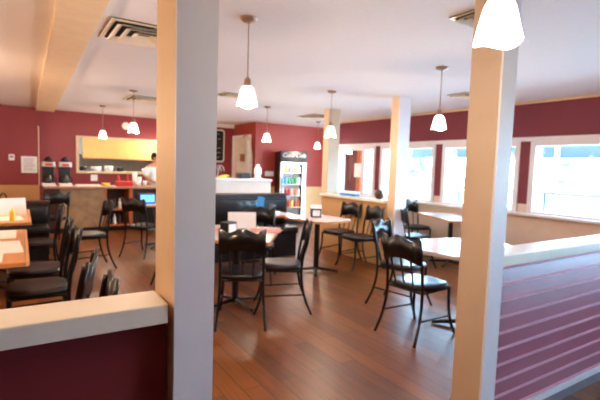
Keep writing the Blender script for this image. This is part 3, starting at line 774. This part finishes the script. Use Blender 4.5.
# wall notices at the left
t = thing('wall_notice', 'white paper notice on the red wall above the tan panelling', 'notice', (.155, BY - .155, 1.28))
obj('sheet', box(-.14, .14, -.006, 0, -.17, .17), M['paper'], t)
for k in range(7): obj('text_line', box(-.10, .10 - .02 * (k % 3), -.008, -.006, .11 - k * .038, .12 - k * .038), M['ink'], t)
t = thing('thermostat', 'small white thermostat on the red wall left of the notice', 'thermostat', (-.145, BY - .15, 1.42))
obj('case', box(-.05, .05, -.03, 0, -.06, .06, bev=.008), M['white'], t); obj('dial', box(-.03, .03, -.034, -.03, -.01, .03), M['ink'], t)
bm = bmesh.new(); tube(bm, [(-.04, 0, 0), (-.05, -.02, .12), (0, -.03, .18), (.05, -.02, .12), (.04, 0, 0)], .012)
tag(obj('wall_hook', bm, M['darkwood'], loc=(-.30, BY - .175, .52)), 'dark curved hook on the tan wall panelling at the left edge', 'hook')

# ledge things on the half wall
small('ledge_tray', 'flat blue and black tray on the half wall ledge', 'tray', box(-.05, .05, -.20, .20, 0, .035, bev=.01), M['blue'], (4.55, 5.55, .97))
bm = bmesh.new(); lathe(bm, [(0, 0), (.035, 0), (.06, .03), (.07, .07), (.055, .11), (.02, .14), (0, .145)], seg=18)
small('dark_vase', 'small dark rounded vase on the half wall ledge by the column', 'vase', bm, M['darkwood'], (4.56, 4.86, .97), smooth=True)
# notice taped in the vestibule
small('paper_notice', 'white notice seen through the framed glass beyond the half wall', 'notice', box(-.004, .004, -.10, .10, -.15, .15), M['paper'], (6.175, 7.30, 1.38))

# ------------------------------------------------------------------ person behind the counter
def skinned(name, verts, edges_, radii, m_, parent=None, root=0, sub=1):
    me = bpy.data.meshes.new(name); me.from_pydata(verts, edges_, []); o = bpy.data.objects.new(name, me); C.objects.link(o)
    md = o.modifiers.new('skin', 'SKIN'); md.use_smooth_shade = True
    for i, r_ in enumerate(radii):
        me.skin_vertices[0].data[i].radius = (r_, r_) if not hasattr(r_, '__len__') else r_
        me.skin_vertices[0].data[i].use_root = (i == root)
    s_ = o.modifiers.new('sub', 'SUBSURF'); s_.levels = sub; s_.render_levels = sub + 1
    me.materials.append(m_)
    if parent: o.parent = parent
    return o
P = [(0, 0, .86), (0, -.01, 1.02), (0, -.03, 1.20), (0, -.045, 1.31), (0, -.07, 1.39), (0, -.10, 1.45), (0, -.12, 1.53),   # 0-6 spine to head
     (-.17, -.04, 1.29), (-.22, -.06, 1.06), (-.18, -.26, .99),                                           # 7-9 left arm
     (.17, -.04, 1.29), (.22, -.06, 1.06), (.18, -.26, .99),                                              # 10-12 right arm
     (-.09, 0, .80), (-.10, -.02, .45), (-.10, .02, .07), (-.10, -.12, .035),                             # 13-16
     (.09, 0, .80), (.10, -.02, .45), (.10, .02, .07), (.10, -.12, .035)]                                 # 17-20
Ed = [(0, 1), (1, 2), (2, 3), (3, 4), (4, 5), (5, 6), (3, 7), (7, 8), (8, 9), (3, 10), (10, 11), (11, 12), (0, 13), (13, 14), (14, 15), (15, 16), (0, 17), (17, 18), (18, 19), (19, 20)]
Rd = [(.14, .10), (.125, .095), (.14, .10), (.13, .085), .052, .075, .085, .06, .042, .03, .06, .042, .03, .085, .06, .04, .035, .085, .06, .04, .035]
person = skinned('person', P, Ed, Rd, M['skin'])
tag(person, 'person in a white shirt standing behind the brown counter beside the left post', 'person')
person.location = (2.56, 10.2, 0); person.rotation_euler = (0, 0, .35)
sh = skinned('shirt', [P[i] for i in (0, 1, 2, 3, 7, 8, 10, 11)], [(0, 1), (1, 2), (2, 3), (3, 4), (4, 5), (3, 6), (6, 7)],
             [(.16, .12), (.15, .12), (.175, .13), (.165, .12), .095, .066, .095, .066], M['white'], person)
tr = skinned('trousers', [P[i] for i in (0, 13, 14, 15, 17, 18, 19)], [(0, 1), (1, 2), (2, 3), (0, 4), (4, 5), (5, 6)], [(.145, .11), .10, .075, .055, .10, .075, .055], M['trousers'], person)
bm = bmesh.new(); bmesh.ops.create_uvsphere(bm, u_segments=20, v_segments=14, radius=1, matrix=Matrix.Translation((0, -.085, 1.535)) @ Matrix.Diagonal((.10, .115, .115, 1)))
bmesh.ops.delete(bm, geom=[v for v in bm.verts if v.co.y < -.13 and v.co.z < 1.57 or v.co.z < 1.45], context='VERTS')
bmesh.ops.solidify(bm, geom=bm.faces[:], thickness=.012)
obj('hair', bm, M['hair'], person, True)
bm = bmesh.new()
for s_ in (-1, 1): bmesh.ops.create_uvsphere(bm, u_segments=8, v_segments=6, radius=.011, matrix=Matrix.Translation((s_ * .034, -.205, 1.52)))
obj('eyes', bm, M['hair'], person, True)
bm = bmesh.new(); bmesh.ops.create_cone(bm, segments=8, radius1=.016, radius2=.006, depth=.04, matrix=Matrix.Translation((0, -.215, 1.49))); obj('nose', bm, M['skin'], person, True)
for s_ in (-1, 1):       # hands: palm, four fingers and a thumb grown from one skeleton
    V = [(0, 0, 0), (0, -.05, 0)]; Es = [(0, 1)]; Rr = [.024, .028]
    for k, (dx, ln) in enumerate(((-.03, .055), (-.01, .07), (.01, .066), (.03, .05))):
        b0 = len(V); V += [(dx * .8, -.07, 0), (dx, -.07 - ln * .6, -.006), (dx, -.07 - ln, -.02)]; Es += [(1, b0), (b0, b0 + 1), (b0 + 1, b0 + 2)]; Rr += [.011, .009, .008]
    b0 = len(V); V += [(-s_ * .035, -.03, 0), (-s_ * .055, -.06, -.008)]; Es += [(0, b0), (b0, b0 + 1)]; Rr += [.011, .009]
    hd = skinned('hand', V, Es, Rr, M['skin'], person); hd.location = (s_ * .18, -.27, .985)
